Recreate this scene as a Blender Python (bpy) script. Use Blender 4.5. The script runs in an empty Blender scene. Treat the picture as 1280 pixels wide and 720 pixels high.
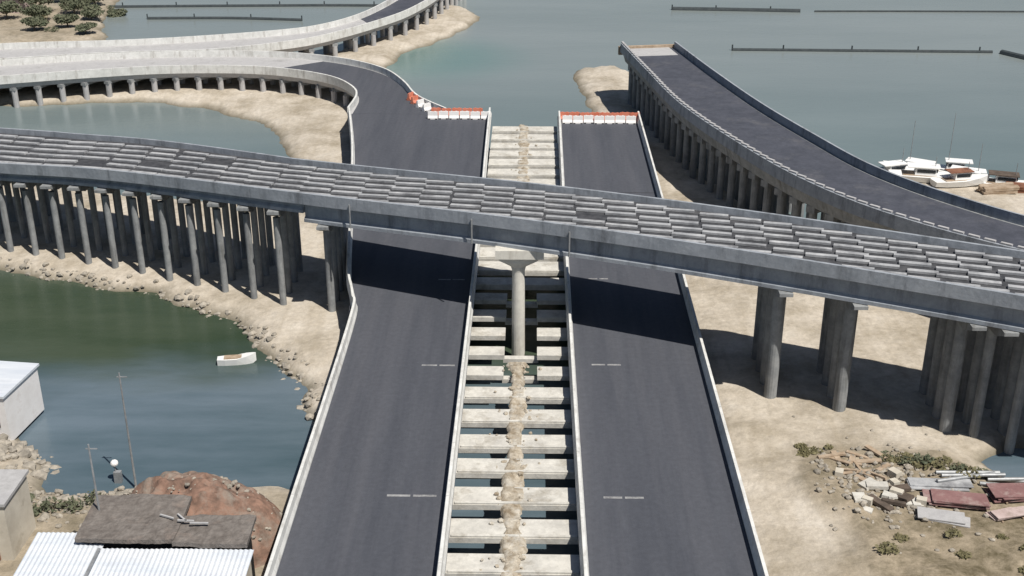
import bpy, bmesh, math, random
import numpy as np
from mathutils import Vector, noise
random.seed(7)
scene = bpy.context.scene
COL = scene.collection
R = math.radians
PI = math.pi

# ---------------------------------------------------------------- camera, sky, sun, exposure
cam_d = bpy.data.cameras.new('camera'); cam = bpy.data.objects.new('camera', cam_d); COL.objects.link(cam)
cam.location = (0, 0, 43)
cam.rotation_euler = (R(90 - 24.07), 0, R(0.94))
cam_d.sensor_width = 36; cam_d.lens = 36 * 1500 / 1280
cam_d.clip_start = 0.5; cam_d.clip_end = 9000
scene.camera = cam

SUN = Vector((0.40, -0.45, 1.0)).normalized()
elev = math.asin(SUN.z); azim = math.atan2(SUN.x, SUN.y)
world = bpy.data.worlds.new('World'); scene.world = world; world.use_nodes = True
wn = world.node_tree; wn.nodes.clear()
sky = wn.nodes.new('ShaderNodeTexSky'); sky.sky_type = 'NISHITA'; sky.sun_disc = False
sky.sun_elevation = elev; sky.sun_rotation = azim; sky.air_density = 1.0; sky.dust_density = 0.7; sky.ozone_density = 1.0
bg = wn.nodes.new('ShaderNodeBackground'); bg.inputs['Strength'].default_value = 0.05
wo = wn.nodes.new('ShaderNodeOutputWorld')
wn.links.new(sky.outputs[0], bg.inputs[0]); wn.links.new(bg.outputs[0], wo.inputs[0])
sd = bpy.data.lights.new('sun', 'SUN'); sd.energy = 4.9; sd.angle = R(0.55); sd.color = (1.0, 0.95, 0.87)
so = bpy.data.objects.new('sun', sd); COL.objects.link(so)
so.rotation_euler = (-SUN).to_track_quat('-Z', 'Y').to_euler(); so.location = (60, -50, 120)
vs = scene.view_settings
vs.view_transform = 'Standard'; vs.look = 'None'; vs.exposure = 0.06; vs.gamma = 1.0; vs.use_curve_mapping = False

# ---------------------------------------------------------------- materials
def mat(name, c1, c2=None, scale=1.0, rough=0.85, detail=6, bump=0.0, bscale=None, c3=None, scale3=0.15, lo=0.35, hi=0.65, lo3=0.5, hi3=0.68, metallic=0.0, stretch=None, spec=0.3, stretch3=None, speck=0.0):
    m = bpy.data.materials.new(name); m.use_nodes = True
    nt = m.node_tree; N = nt.nodes; L = nt.links
    p = N['Principled BSDF']; p.inputs['Roughness'].default_value = rough; p.inputs['Metallic'].default_value = metallic
    p.inputs['Specular IOR Level'].default_value = spec
    g = N.new('ShaderNodeNewGeometry'); src = g.outputs['Position']
    if stretch:
        mp = N.new('ShaderNodeMapping'); mp.inputs['Scale'].default_value = stretch
        L.new(src, mp.inputs['Vector']); src2 = mp.outputs['Vector']
    else: src2 = src
    if c2 is None:
        p.inputs['Base Color'].default_value = (*c1, 1); col = None
    else:
        n = N.new('ShaderNodeTexNoise'); n.inputs['Scale'].default_value = scale; n.inputs['Detail'].default_value = detail; n.inputs['Roughness'].default_value = 0.65
        L.new(src2, n.inputs['Vector'])
        r = N.new('ShaderNodeValToRGB'); r.color_ramp.elements[0].position = lo; r.color_ramp.elements[1].position = hi
        r.color_ramp.elements[0].color = (*c1, 1); r.color_ramp.elements[1].color = (*c2, 1)
        L.new(n.outputs['Fac'], r.inputs['Fac']); col = r.outputs['Color']
        if c3 is not None:
            n3 = N.new('ShaderNodeTexNoise'); n3.inputs['Scale'].default_value = scale3; n3.inputs['Detail'].default_value = 7; n3.inputs['Roughness'].default_value = 0.7
            if stretch3:
                m3 = N.new('ShaderNodeMapping'); m3.inputs['Scale'].default_value = stretch3; L.new(src, m3.inputs['Vector']); L.new(m3.outputs[0], n3.inputs['Vector'])
            else: L.new(src, n3.inputs['Vector'])
            r3 = N.new('ShaderNodeValToRGB'); r3.color_ramp.elements[0].position = lo3; r3.color_ramp.elements[1].position = hi3
            L.new(n3.outputs['Fac'], r3.inputs['Fac'])
            mx = N.new('ShaderNodeMix'); mx.data_type = 'RGBA'
            L.new(r3.outputs['Color'], mx.inputs['Factor']); L.new(col, mx.inputs['A']); mx.inputs['B'].default_value = (*c3, 1)
            col = mx.outputs['Result']
        if speck:
            n5 = N.new('ShaderNodeTexNoise'); n5.inputs['Scale'].default_value = 2.3; n5.inputs['Detail'].default_value = 9; n5.inputs['Roughness'].default_value = .8; L.new(src, n5.inputs['Vector'])
            r5 = N.new('ShaderNodeMapRange'); r5.inputs['From Min'].default_value = .3; r5.inputs['From Max'].default_value = .7; r5.inputs['To Min'].default_value = 1 - speck; r5.inputs['To Max'].default_value = 1 + speck; L.new(n5.outputs['Fac'], r5.inputs['Value'])
            vm = N.new('ShaderNodeVectorMath'); vm.operation = 'SCALE'; L.new(col, vm.inputs[0]); L.new(r5.outputs[0], vm.inputs['Scale']); col = vm.outputs['Vector']
        L.new(col, p.inputs['Base Color'])
    if bump:
        nb = N.new('ShaderNodeTexNoise'); nb.inputs['Scale'].default_value = bscale or scale * 3; nb.inputs['Detail'].default_value = 6
        L.new(src, nb.inputs['Vector'])
        b = N.new('ShaderNodeBump'); b.inputs['Strength'].default_value = bump; b.inputs['Distance'].default_value = 0.1
        L.new(nb.outputs['Fac'], b.inputs['Height']); L.new(b.outputs['Normal'], p.inputs['Normal'])
    return m

M = {}
M['asphalt'] = mat('asphalt', (.062, .067, .082), (.080, .085, .101), .5, .88, c3=(.092, .095, .110), scale3=.10, lo3=.46, hi3=.74, stretch=(1.6, .12, 1), bump=.15, bscale=18, stretch3=(3.2, .1, 1), speck=.16)
M['asphalt_worn'] = mat('asphalt_worn', (.054, .059, .076), (.076, .081, .102), .6, .9, c3=(.12, .12, .13), scale3=.25, lo3=.55, hi3=.8, bump=.15, bscale=12, speck=.2)
M['barrier'] = mat('painted_concrete', (.58, .58, .56), (.72, .72, .70), .8, .8, c3=(.34, .32, .29), scale3=1.0, lo3=.52, hi3=.75, stretch3=(1.4, .5, .25), speck=.12)
M['concrete'] = mat('concrete', (.47, .455, .42), (.62, .60, .55), .9, .88, c3=(.30, .27, .22), scale3=.6, lo3=.52, hi3=.75, speck=.15, bump=.2, bscale=4)
M['pale'] = mat('pale_concrete', (.38, .375, .38), (.48, .475, .475), .35, .88, c3=(.27, .265, .265), scale3=.35, lo3=.48, hi3=.75, speck=.15)
M['plank'] = mat('plank_concrete', (.28, .29, .305), (.46, .465, .475), .45, .88, c3=(.15, .15, .16), scale3=.5, lo3=.5, hi3=.72, speck=.2)
M['grey'] = mat('grey_concrete', (.26, .285, .32), (.34, .365, .40), .5, .88, c3=(.13, .14, .155), scale3=.8, lo3=.5, hi3=.72, stretch3=(1, 1, .18), speck=.15, bump=.2, bscale=3)
M['column'] = mat('column_concrete', (.20, .21, .22), (.30, .31, .315), .8, .88, c3=(.12, .12, .115), scale3=1.0, lo3=.5, hi3=.74, stretch3=(1.5, 1.5, .16), speck=.15)
M['deckdark'] = mat('shaded_rebar_deck', (.035, .037, .043), (.075, .077, .085), 1.6, .92, c3=(.11, .11, .115), scale3=.6, lo3=.52, hi3=.8)  # dark concrete and rebar, with the shade between planks put into the colour
M['paint'] = mat('road_paint', (.16, .16, .17), (.36, .36, .36), 2.2, .8)
M['soil'] = mat('spoil_soil', (.24, .19, .13), (.50, .45, .37), 1.5, .95, c3=(.54, .52, .47), scale3=.7, bump=.7, bscale=6, speck=.3)
M['reddirt'] = mat('red_earth', (.13, .085, .065), (.29, .175, .13), 1.3, .95, c3=(.26, .225, .19), scale3=.45, lo3=.46, hi3=.64, bump=.6, bscale=4)
M['gravel'] = mat('grey_gravel', (.12, .105, .095), (.20, .18, .165), 2.0, .95, c3=(.25, .20, .17), scale3=.7, lo3=.55, hi3=.8, bump=.6, bscale=6)
M['rock'] = mat('rock', (.22, .20, .17), (.42, .38, .32), 1.5, .95, bump=.4, bscale=5)
M['white'] = mat('white_sheet', (.54, .58, .64), (.66, .69, .73), .5, .5, c3=(.46, .48, .52), scale3=.45, lo3=.55, hi3=.85, stretch=(.4, 3, 1))
M['whitewall'] = mat('white_wall', (.70, .68, .67), (.80, .79, .79), .6, .8, c3=(.50, .44, .40), scale3=.6, lo3=.55, hi3=.8)
M['creamwall'] = mat('cream_wall', (.48, .44, .37), (.62, .58, .50), .6, .85, c3=(.3, .26, .2), scale3=.7, lo3=.55, hi3=.8)
M['tin'] = mat('weathered_tin', (.20, .18, .165), (.29, .27, .25), 1.0, .8, c3=(.36, .19, .13), scale3=.22, lo3=.55, hi3=.68, stretch=(2.5, .3, 1))
M['dark'] = mat('dark_opening', (.02, .02, .022), (.035, .034, .034), 1.0, .7)
M['rust'] = mat('rusty_steel', (.16, .07, .045), (.27, .13, .08), 1.5, .8)
M['darkred'] = mat('dark_red_sheet', (.19, .10, .10), (.27, .155, .15), 1.0, .8, c3=(.36, .28, .26), scale3=.8, lo3=.5, hi3=.68)
M['steel'] = mat('galvanised_steel', (.24, .25, .26), (.36, .37, .38), 2.0, .5, metallic=.3)
M['orange'] = mat('orange_plastic', (.58, .17, .10), (.66, .25, .17), 1.0, .5)
M['whiteplastic'] = mat('white_plastic', (.78, .77, .76), (.84, .83, .82), 1.0, .45)
M['timber'] = mat('timber', (.30, .22, .15), (.46, .37, .28), 1.5, .85)
M['darktimber'] = mat('dark_timber', (.07, .055, .045), (.13, .10, .08), 1.5, .85)
M['boom'] = mat('wet_timber', (.035, .045, .05), (.06, .07, .075), 1.5, .7)
M['bark'] = mat('bark', (.10, .08, .06), (.17, .14, .11), 3.0, .9)
M['leaf'] = mat('foliage', (.060, .075, .045), (.15, .155, .10), 1.2, .8)
M['leafdry'] = mat('dry_foliage', (.12, .11, .055), (.20, .18, .10), 1.2, .85)
M['boat'] = mat('white_hull', (.78, .78, .77), (.84, .84, .82), .8, .4)
M['glass'] = mat('dark_glass', (.02, .025, .03), (.03, .035, .04), 1.0, .15)
M['yellow'] = mat('machine_paint', (.05, .05, .05), (.09, .085, .08), 1.0, .6)
M['black'] = mat('black_rubber', (.025, .025, .026), (.045, .044, .043), 2.0, .8)
M['casing'] = mat('casing_steel', (.13, .11, .115), (.22, .18, .18), 1.5, .7)
M['pink'] = mat('pink_wall', (.45, .35, .33), (.56, .46, .44), .5, .8, c3=(.32, .25, .22), scale3=.8, speck=.15)

# sand with damp edges (by height) and patches
def make_sand():
    m = bpy.data.materials.new('sand'); m.use_nodes = True
    nt = m.node_tree; N = nt.nodes; L = nt.links; p = N['Principled BSDF']; p.inputs['Roughness'].default_value = .95; p.inputs['Specular IOR Level'].default_value = .2
    g = N.new('ShaderNodeNewGeometry'); sx = N.new('ShaderNodeSeparateXYZ'); L.new(g.outputs['Position'], sx.inputs[0])
    n = N.new('ShaderNodeTexNoise'); n.inputs['Scale'].default_value = .22; n.inputs['Detail'].default_value = 8; n.inputs['Roughness'].default_value = .68
    L.new(g.outputs['Position'], n.inputs['Vector'])
    r = N.new('ShaderNodeValToRGB'); e = r.color_ramp.elements
    e[0].position = .33; e[0].color = (.33, .285, .22, 1); e[1].position = .55; e[1].color = (.52, .465, .39, 1)
    x = r.color_ramp.elements.new(.70); x.color = (.58, .53, .46, 1)
    L.new(n.outputs['Fac'], r.inputs['Fac'])
    # tracks of vehicles running along the road
    mp = N.new('ShaderNodeMapping'); mp.inputs['Scale'].default_value = (1.2, .09, 1); L.new(g.outputs['Position'], mp.inputs['Vector'])
    n2 = N.new('ShaderNodeTexNoise'); n2.inputs['Scale'].default_value = .9; n2.inputs['Detail'].default_value = 5; L.new(mp.outputs[0], n2.inputs['Vector'])
    r2 = N.new('ShaderNodeValToRGB'); r2.color_ramp.elements[0].position = .5; r2.color_ramp.elements[1].position = .72
    L.new(n2.outputs['Fac'], r2.inputs['Fac'])
    ml = N.new('ShaderNodeMath'); ml.operation = 'MULTIPLY'; ml.inputs[1].default_value = .45; L.new(r2.outputs[0], ml.inputs[0])
    mx = N.new('ShaderNodeMix'); mx.data_type = 'RGBA'; L.new(ml.outputs[0], mx.inputs['Factor']); L.new(r.outputs[0], mx.inputs['A']); mx.inputs['B'].default_value = (.36, .31, .24, 1)
    # scrubby brown ground of the yard (its own patch shape)
    at = N.new('ShaderNodeAttribute'); at.attribute_name = 'yard'
    n4 = N.new('ShaderNodeTexNoise'); n4.inputs['Scale'].default_value = .55; n4.inputs['Detail'].default_value = 8; n4.inputs['Roughness'].default_value = .75
    L.new(g.outputs['Position'], n4.inputs['Vector'])
    r4 = N.new('ShaderNodeValToRGB'); e = r4.color_ramp.elements; e[0].position = .35; e[0].color = (.12, .10, .06, 1); e[1].position = .62; e[1].color = (.36, .30, .22, 1)
    L.new(n4.outputs['Fac'], r4.inputs['Fac'])
    my = N.new('ShaderNodeMix'); my.data_type = 'RGBA'; L.new(at.outputs['Fac'], my.inputs['Factor']); L.new(mx.outputs['Result'], my.inputs['A']); L.new(r4.outputs[0], my.inputs['B'])
    # wet band at the waterline
    mr = N.new('ShaderNodeMapRange'); mr.inputs['From Min'].default_value = -4.1; mr.inputs['From Max'].default_value = -3.45
    mr.inputs['To Min'].default_value = 1; mr.inputs['To Max'].default_value = 0
    L.new(sx.outputs['Z'], mr.inputs['Value'])
    mw = N.new('ShaderNodeMix'); mw.data_type = 'RGBA'; L.new(mr.outputs[0], mw.inputs['Factor']); L.new(my.outputs['Result'], mw.inputs['A']); mw.inputs['B'].default_value = (.13, .115, .08, 1)
    n5 = N.new('ShaderNodeTexNoise'); n5.inputs['Scale'].default_value = 1.7; n5.inputs['Detail'].default_value = 10; n5.inputs['Roughness'].default_value = .85; L.new(g.outputs['Position'], n5.inputs['Vector'])
    r5 = N.new('ShaderNodeMapRange'); r5.inputs['From Min'].default_value = .3; r5.inputs['From Max'].default_value = .7; r5.inputs['To Min'].default_value = .72; r5.inputs['To Max'].default_value = 1.18; L.new(n5.outputs['Fac'], r5.inputs['Value'])
    vm = N.new('ShaderNodeVectorMath'); vm.operation = 'SCALE'; L.new(mw.outputs['Result'], vm.inputs[0]); L.new(r5.outputs[0], vm.inputs['Scale'])
    L.new(vm.outputs['Vector'], p.inputs['Base Color'])
    nb = N.new('ShaderNodeTexNoise'); nb.inputs['Scale'].default_value = 1.6; nb.inputs['Detail'].default_value = 9; L.new(g.outputs['Position'], nb.inputs['Vector'])
    b = N.new('ShaderNodeBump'); b.inputs['Strength'].default_value = .5; b.inputs['Distance'].default_value = .25; L.new(nb.outputs['Fac'], b.inputs['Height']); L.new(b.outputs[0], p.inputs['Normal'])
    return m
M['sand'] = make_sand()
M['cream'] = mat('cream_concrete', (.58, .56, .51), (.68, .66, .60), .9, .85, c3=(.42, .39, .34), scale3=.9, lo3=.52, hi3=.75, stretch3=(1.5, 1.5, .2), speck=.1)

def make_water():
    m = bpy.data.materials.new('water'); m.use_nodes = True
    nt = m.node_tree; N = nt.nodes; L = nt.links; p = N['Principled BSDF']
    p.inputs['IOR'].default_value = 1.333; p.inputs['Roughness'].default_value = .10; p.inputs['Specular IOR Level'].default_value = .5
    g = N.new('ShaderNodeNewGeometry'); sx = N.new('ShaderNodeSeparateXYZ'); L.new(g.outputs['Position'], sx.inputs[0])
    def mp(scale, loc=(0, 0, 0)):
        k = N.new('ShaderNodeMapping'); k.inputs['Scale'].default_value = scale; k.inputs['Location'].default_value = loc
        L.new(g.outputs['Position'], k.inputs['Vector']); return k.outputs[0]
    def nz(vec, s, d=5, ro=.6):
        k = N.new('ShaderNodeTexNoise'); k.inputs['Scale'].default_value = s; k.inputs['Detail'].default_value = d; k.inputs['Roughness'].default_value = ro; L.new(vec, k.inputs['Vector']); return k.outputs['Fac']
    def ramp(fac, a, ca, b_, cb):
        k = N.new('ShaderNodeValToRGB'); e = k.color_ramp.elements; e[0].position = a; e[0].color = (*ca, 1); e[1].position = b_; e[1].color = (*cb, 1); L.new(fac, k.inputs['Fac']); return k.outputs['Color']
    def mix(f, a, b_):
        k = N.new('ShaderNodeMix'); k.data_type = 'RGBA'; L.new(f, k.inputs['Factor']); L.new(a, k.inputs['A'])
        if isinstance(b_, tuple): k.inputs['B'].default_value = (*b_, 1)
        else: L.new(b_, k.inputs['B'])
        return k.outputs['Result']
    sea = ramp(nz(mp((.25, 1, 1)), .05, 6), .35, (.205, .236, .234), .68, (.250, .280, .278))
    pool = ramp(nz(mp((.35, 1, 1)), .11, 6), .36, (.036, .056, .034), .66, (.066, .086, .058))
    poolb = ramp(nz(mp((.3, 1.2, 1)), .13, 6), .36, (.062, .098, .118), .66, (.125, .165, .200))
    ad = N.new('ShaderNodeMath'); ad.operation = 'MULTIPLY_ADD'; L.new(nz(mp((.25, .6, 1)), .14, 4), ad.inputs[0]); ad.inputs[1].default_value = 22; L.new(sx.outputs['Y'], ad.inputs[2])
    mq = N.new('ShaderNodeMapRange'); mq.interpolation_type = 'SMOOTHSTEP'; mq.inputs['From Min'].default_value = 93; mq.inputs['From Max'].default_value = 104
    L.new(ad.outputs[0], mq.inputs['Value']); pool = mix(mq.outputs[0], poolb, pool)  # olive near the bank, bluer outward: reflections partly painted into the water colour
    mr = N.new('ShaderNodeMapRange'); mr.interpolation_type = 'SMOOTHSTEP'; mr.inputs['From Min'].default_value = 104; mr.inputs['From Max'].default_value = 122
    L.new(sx.outputs['Y'], mr.inputs['Value'])
    mid = ramp(nz(mp((.4, 1, 1)), .07, 6), .35, (.125, .168, .175), .68, (.155, .200, .206))
    mr2 = N.new('ShaderNodeMapRange'); mr2.interpolation_type = 'SMOOTHSTEP'; mr2.inputs['From Min'].default_value = 125; mr2.inputs['From Max'].default_value = 225
    L.new(sx.outputs['Y'], mr2.inputs['Value'])
    near = mix(mr.outputs[0], pool, mid); c = mix(mr2.outputs[0], near, sea)
    # shallow turquoise over sand (painted by depth of the bed)
    at = N.new('ShaderNodeVectorMath'); at.operation = 'DISTANCE'; L.new(mp((1, 1, 0)), at.inputs[0]); at.inputs[1].default_value = (-18, 200, 0)
    mr3 = N.new('ShaderNodeMapRange'); mr3.interpolation_type = 'SMOOTHSTEP'; mr3.inputs['From Min'].default_value = 22; mr3.inputs['From Max'].default_value = 5; mr3.inputs['To Max'].default_value = .55
    L.new(at.outputs['Value'], mr3.inputs['Value'])
    c = mix(mr3.outputs[0], c, (.10, .21, .19))
    L.new(c, p.inputs['Base Color'])
    b0 = N.new('ShaderNodeBump'); b0.inputs['Strength'].default_value = .25; b0.inputs['Distance'].default_value = .05
    L.new(nz(mp((.8, 2.0, 1)), 3.2, 4, .6), b0.inputs['Height'])
    b1 = N.new('ShaderNodeBump'); L.new(b0.outputs[0], b1.inputs['Normal']); b1.inputs['Strength'].default_value = .30; b1.inputs['Distance'].default_value = .12
    L.new(nz(mp((.6, 1.3, 1)), 1.1, 6, .6), b1.inputs['Height'])
    L.new(b1.outputs[0], p.inputs['Normal'])
    return m
M['water'] = make_water()

# ---------------------------------------------------------------- helpers
class MB:
    def __init__(s): s.v = []; s.f = []
    def add(s, vs, fs):
        o = len(s.v); s.v += [tuple(v) for v in vs]; s.f += [tuple(i + o for i in f) for f in fs]; return s
    def box(s, c, size, rz=0.0, rx=0.0, ry=0.0, taper=1.0):
        from mathutils import Euler
        e = Euler((rx, ry, rz)).to_matrix(); hx, hy, hz = size[0] / 2, size[1] / 2, size[2] / 2
        P = []
        for z in (-hz, hz):
            t = 1 if z < 0 else taper
            for x, y in ((-hx, -hy), (hx, -hy), (hx, hy), (-hx, hy)):
                P.append(Vector(c) + e @ Vector((x * t, y * t, z)))
        return s.add(P, [(3, 2, 1, 0), (4, 5, 6, 7), (0, 1, 5, 4), (1, 2, 6, 5), (2, 3, 7, 6), (3, 0, 4, 7)])
    def cyl(s, a, b, r0, r1=None, n=12, caps=True):
        r1 = r0 if r1 is None else r1
        a = Vector(a); b = Vector(b); d = (b - a).normalized()
        u = d.orthogonal().normalized(); w = d.cross(u)
        P = []
        for c, r in ((a, r0), (b, r1)):
            for i in range(n):
                t = 2 * PI * i / n; P.append(c + u * (r * math.cos(t)) + w * (r * math.sin(t)))
        F = [(i, (i + 1) % n, n + (i + 1) % n, n + i) for i in range(n)]
        if caps: F += [tuple(range(n - 1, -1, -1)), tuple(range(n, 2 * n))]
        return s.add(P, F)
    def loft(s, rings, closed=True, caps=True):
        n = len(rings[0]); P = [p for r in rings for p in r]; F = []
        for k in range(len(rings) - 1):
            for i in range(n if closed else n - 1):
                j = (i + 1) % n; F.append((k * n + i, k * n + j, (k + 1) * n + j, (k + 1) * n + i))
        if caps: F += [tuple(range(n - 1, -1, -1)), tuple(range((len(rings) - 1) * n, len(rings) * n))]
        return s.add(P, F)
    def sweep(s, path, prof):
        """prof: list of (u to the right of travel, v up)"""
        path = [Vector(p) for p in path]; rings = []
        for i, p in enumerate(path):
            a = path[max(i - 1, 0)]; b = path[min(i + 1, len(path) - 1)]
            d = (b - a); d.z = 0; d.normalize(); rt = Vector((d.y, -d.x, 0))
            rings.append([p + rt * u + Vector((0, 0, v)) for u, v in prof])
        return s.loft(rings)
    def deck(s, left, right, top=0.0, thick=1.2, inset=0.0):
        rings = []
        for l, r in zip(left, right):
            l = Vector(l); r = Vector(r); w = (r - l); w.z = 0; w.normalize()
            rings.append([l + Vector((0, 0, top)), r + Vector((0, 0, top)), r - w * inset + Vector((0, 0, top - thick)), l + w * inset + Vector((0, 0, top - thick))])
        return s.loft(rings)
    def blob(s, c, size, seed=0, sub=2, amp=.35, fr=.9):
        bm = bmesh.new(); bmesh.ops.create_icosphere(bm, subdivisions=sub, radius=1)
        vs = []
        for v in bm.verts:
            k = 1 + amp * noise.noise(v.co * fr * 1.6 + Vector((seed * 3.1, seed * 1.7, seed)))
            vs.append((c[0] + v.co.x * k * size[0], c[1] + v.co.y * k * size[1], c[2] + v.co.z * k * size[2]))
        fs = [tuple(v.index for v in f.verts) for f in bm.faces]; bm.free()
        return s.add(vs, fs)
    def build(s, name, m, parent=None, smooth=False, fix=True):
        me = bpy.data.meshes.new(name); me.from_pydata(s.v, [], s.f); me.update()
        if fix:
            bm = bmesh.new(); bm.from_mesh(me); bmesh.ops.recalc_face_normals(bm, faces=bm.faces); bm.to_mesh(me); bm.free()
        if smooth:
            for p in me.polygons: p.use_smooth = True
        me.materials.append(m if not isinstance(m, str) else M[m])
        o = bpy.data.objects.new(name, me); COL.objects.link(o)
        if parent is not None:
            o.parent = parent
            o.matrix_parent_inverse = parent.matrix_basis.inverted()   # parts are built in world space
        return o
def tag(o, label=None, cat=None, group=None, kind=None):
    if label: o['label'] = label
    if cat: o['category'] = cat
    if group: o['group'] = group
    if kind: o['kind'] = kind
    return o
def thing(name, loc, label, cat, group=None, rz=0.0):
    o = bpy.data.objects.new(name, None); COL.objects.link(o); o.location = loc; o.rotation_euler = (0, 0, rz); o.empty_display_size = .5
    return tag(o, label, cat, group)
def part(mb, name, m, parent, smooth=False):
    """part built in the thing's own local space"""
    o = mb.build(name, m, None, smooth); o.parent = parent; return o
def copy_tree(o, parent=None):
    c = o.copy(); COL.objects.link(c)
    if parent is not None: c.parent = parent
    for ch in list(o.children): copy_tree(ch, c)
    return c
def smoothpath(pts, step=2.0):
    pts = [Vector(p) for p in pts]; out = []
    for i in range(len(pts) - 1):
        p0 = pts[max(i - 1, 0)]; p1 = pts[i]; p2 = pts[i + 1]; p3 = pts[min(i + 2, len(pts) - 1)]
        n = max(2, int((p2 - p1).length / step))
        for k in range(n):
            t = k / n
            out.append(.5 * ((2 * p1) + (p2 - p0) * t + (2 * p0 - 5 * p1 + 4 * p2 - p3) * t * t + (3 * p1 - p0 - 3 * p2 + p3) * t ** 3))
    out.append(pts[-1]); return out
def resample(pts, n):
    pts = [Vector(p) for p in pts]; d = [0]
    for a, b in zip(pts, pts[1:]): d.append(d[-1] + (b - a).length)
    out = []; j = 0
    for i in range(n):
        t = d[-1] * i / (n - 1)
        while j < len(d) - 2 and d[j + 1] < t: j += 1
        k = (t - d[j]) / max(d[j + 1] - d[j], 1e-6); out.append(pts[j].lerp(pts[j + 1], min(max(k, 0), 1)))
    return out

# ---------------------------------------------------------------- ground (sand banks) and water
WZ = -4.0
BANK = [(-140, 146), (-62, 112.5), (-51.4, 108.3), (-35.7, 102.8), (-27.5, 97.2), (-23.0, 91.8), (-19.0, 86.6), (-17.6, 82.6), (-16.4, 80), (-15, 78), (-12, 76), (-6.5, 78), (-6.5, 150),
        (-12, 161), (-16, 163), (-20, 172), (-24, 190), (-21.5, 204), (-14.5, 215), (-9.5, 234), (-14, 243), (-22, 246), (-27, 215), (-36, 199), (-60, 192), (-140, 192),
        (-140, 150), (-95, 163), (-78, 168.5), (-65, 170.2), (-55, 170.8), (-44.4, 167.0), (-35.5, 158.0), (-32.0, 149.5), (-29, 143), (-27, 132), (-30, 128), (-45, 130), (-70, 138), (-140, 149)]
RIGHT = [(13, 40), (90, 40), (90, 60), (38, 70.5), (34.2, 72.4), (33.0, 74.8), (36, 76.5), (90, 58), (120, 90), (120, 128), (62, 129), (55, 134.5), (46, 139), (41, 136), (37, 125), (31, 119), (25, 126), (20.5, 142), (17.5, 160), (16, 176), (16.5, 186), (14, 194),  # right shore pulled in below the ramp so dark water deepens its shade
         (6.8, 192), (6.6, 184), (8.0, 176), (8.0, 160), (6, 148), (13, 120)]
YARD = [(-60, 30), (-14, 30), (-14, 69.5), (-22, 70.8), (-27.5, 70.6), (-31, 69.6), (-34, 70.8), (-36.5, 74.5), (-40, 80), (-60, 86)]
TOPLEFT = [(-140, 205), (-82, 207), (-76, 213), (-80, 222), (-84, 240), (-86, 262), (-140, 270)]
def sdist(px, py, poly):
    inside = np.zeros(px.shape, bool); dmin = np.full(px.shape, 1e9)
    n = len(poly)
    for i in range(n):
        x0, y0 = poly[i]; x1, y1 = poly[(i + 1) % n]
        dx, dy = x1 - x0, y1 - y0
        t = np.clip(((px - x0) * dx + (py - y0) * dy) / (dx * dx + dy * dy + 1e-9), 0, 1)
        dmin = np.minimum(dmin, np.hypot(px - x0 - t * dx, py - y0 - t * dy))
        cr = (y0 > py) != (y1 > py)
        with np.errstate(divide='ignore', invalid='ignore'):
            xi = x0 + (py - y0) * dx / (dy if dy != 0 else 1e-9)
        inside ^= cr & (px < xi)
    return np.where(inside, dmin, -dmin)
def build_ground():
    xs = np.arange(-130, 118.01, .7); ys = np.arange(44, 266.01, .7)
    X, Y = np.meshgrid(xs, ys)
    nx = np.array([[noise.noise((x * .22, y * .22, 3.3)) for x in xs] for y in ys])
    nf = np.array([[noise.noise((x * .75, y * .75, 9.1)) for x in xs] for y in ys])
    d = np.full(X.shape, -1e9)
    for poly in (BANK, RIGHT, YARD, TOPLEFT): d = np.maximum(d, sdist(X, Y, poly))
    d = d + nx * 1.1 + nf * .45
    Z = np.where(d > 0, WZ + 1.0 * (1 - np.exp(-d / 1.3)), WZ + np.maximum(d * .45, -3.5))
    Z += np.where(d > .5, nf * .10 + nx * .12, 0)
    # scrubby yard on the right: heaps
    yd = sdist(X, Y, [(19.0, 75.5), (23, 75.0), (28, 73.2), (31.5, 71.8), (60, 60), (60, 44), (20, 44), (19.5, 56), (21.0, 63.5), (20.2, 69)]) + nx * 2.4 + nf * 1.2
    yw = 1 / (1 + np.exp(-yd * 1.2))
    Z += yw * (np.maximum(nx, 0) * .7 + np.maximum(nf, -.1) * .25)
    # dark wet ground below the gap between the carriageways
    Z = np.where((X > -14.5) & (X < 13.2) & (Y < 150), np.minimum(Z, -3.1), Z)
    tl = 1 / (1 + np.exp(-sdist(X, Y, TOPLEFT) * .8)); yw = np.maximum(yw, tl * .7)
    ydl = 1 / (1 + np.exp(-(sdist(X, Y, [(-60, 30), (-14, 30), (-14, 69), (-30, 69), (-60, 84)]) + nx) * 1.2)); yw = np.maximum(yw, ydl * .75)
    ny, nxn = X.shape
    V = np.stack([X.ravel(), Y.ravel(), Z.ravel()], 1)
    idx = np.arange(ny * nxn).reshape(ny, nxn)
    F = np.stack([idx[:-1, :-1].ravel(), idx[:-1, 1:].ravel(), idx[1:, 1:].ravel(), idx[1:, :-1].ravel()], 1)
    me = bpy.data.meshes.new('ground'); me.from_pydata(V.tolist(), [], F.tolist()); me.update()
    a = me.attributes.new('yard', 'FLOAT', 'POINT'); a.data.foreach_set('value', yw.ravel().astype(np.float32))
    for p in me.polygons: p.use_smooth = True
    me.materials.append(M['sand'])
    o = bpy.data.objects.new('ground', me); COL.objects.link(o); o['kind'] = 'structure'
    return X, Y, Z
GX, GY, GZ = build_ground()
def gz(x, y):
    i = int(round((y - 44) / .7)); j = int(round((x + 130) / .7))
    i = min(max(i, 0), GZ.shape[0] - 1); j = min(max(j, 0), GZ.shape[1] - 1); return float(GZ[i, j])
w = MB(); w.add([(-4000, -600, WZ), (4000, -600, WZ), (4000, 7000, WZ), (-4000, 7000, WZ)], [(0, 1, 2, 3)])
tag(w.build('water', 'water', fix=False), kind='structure')

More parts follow.
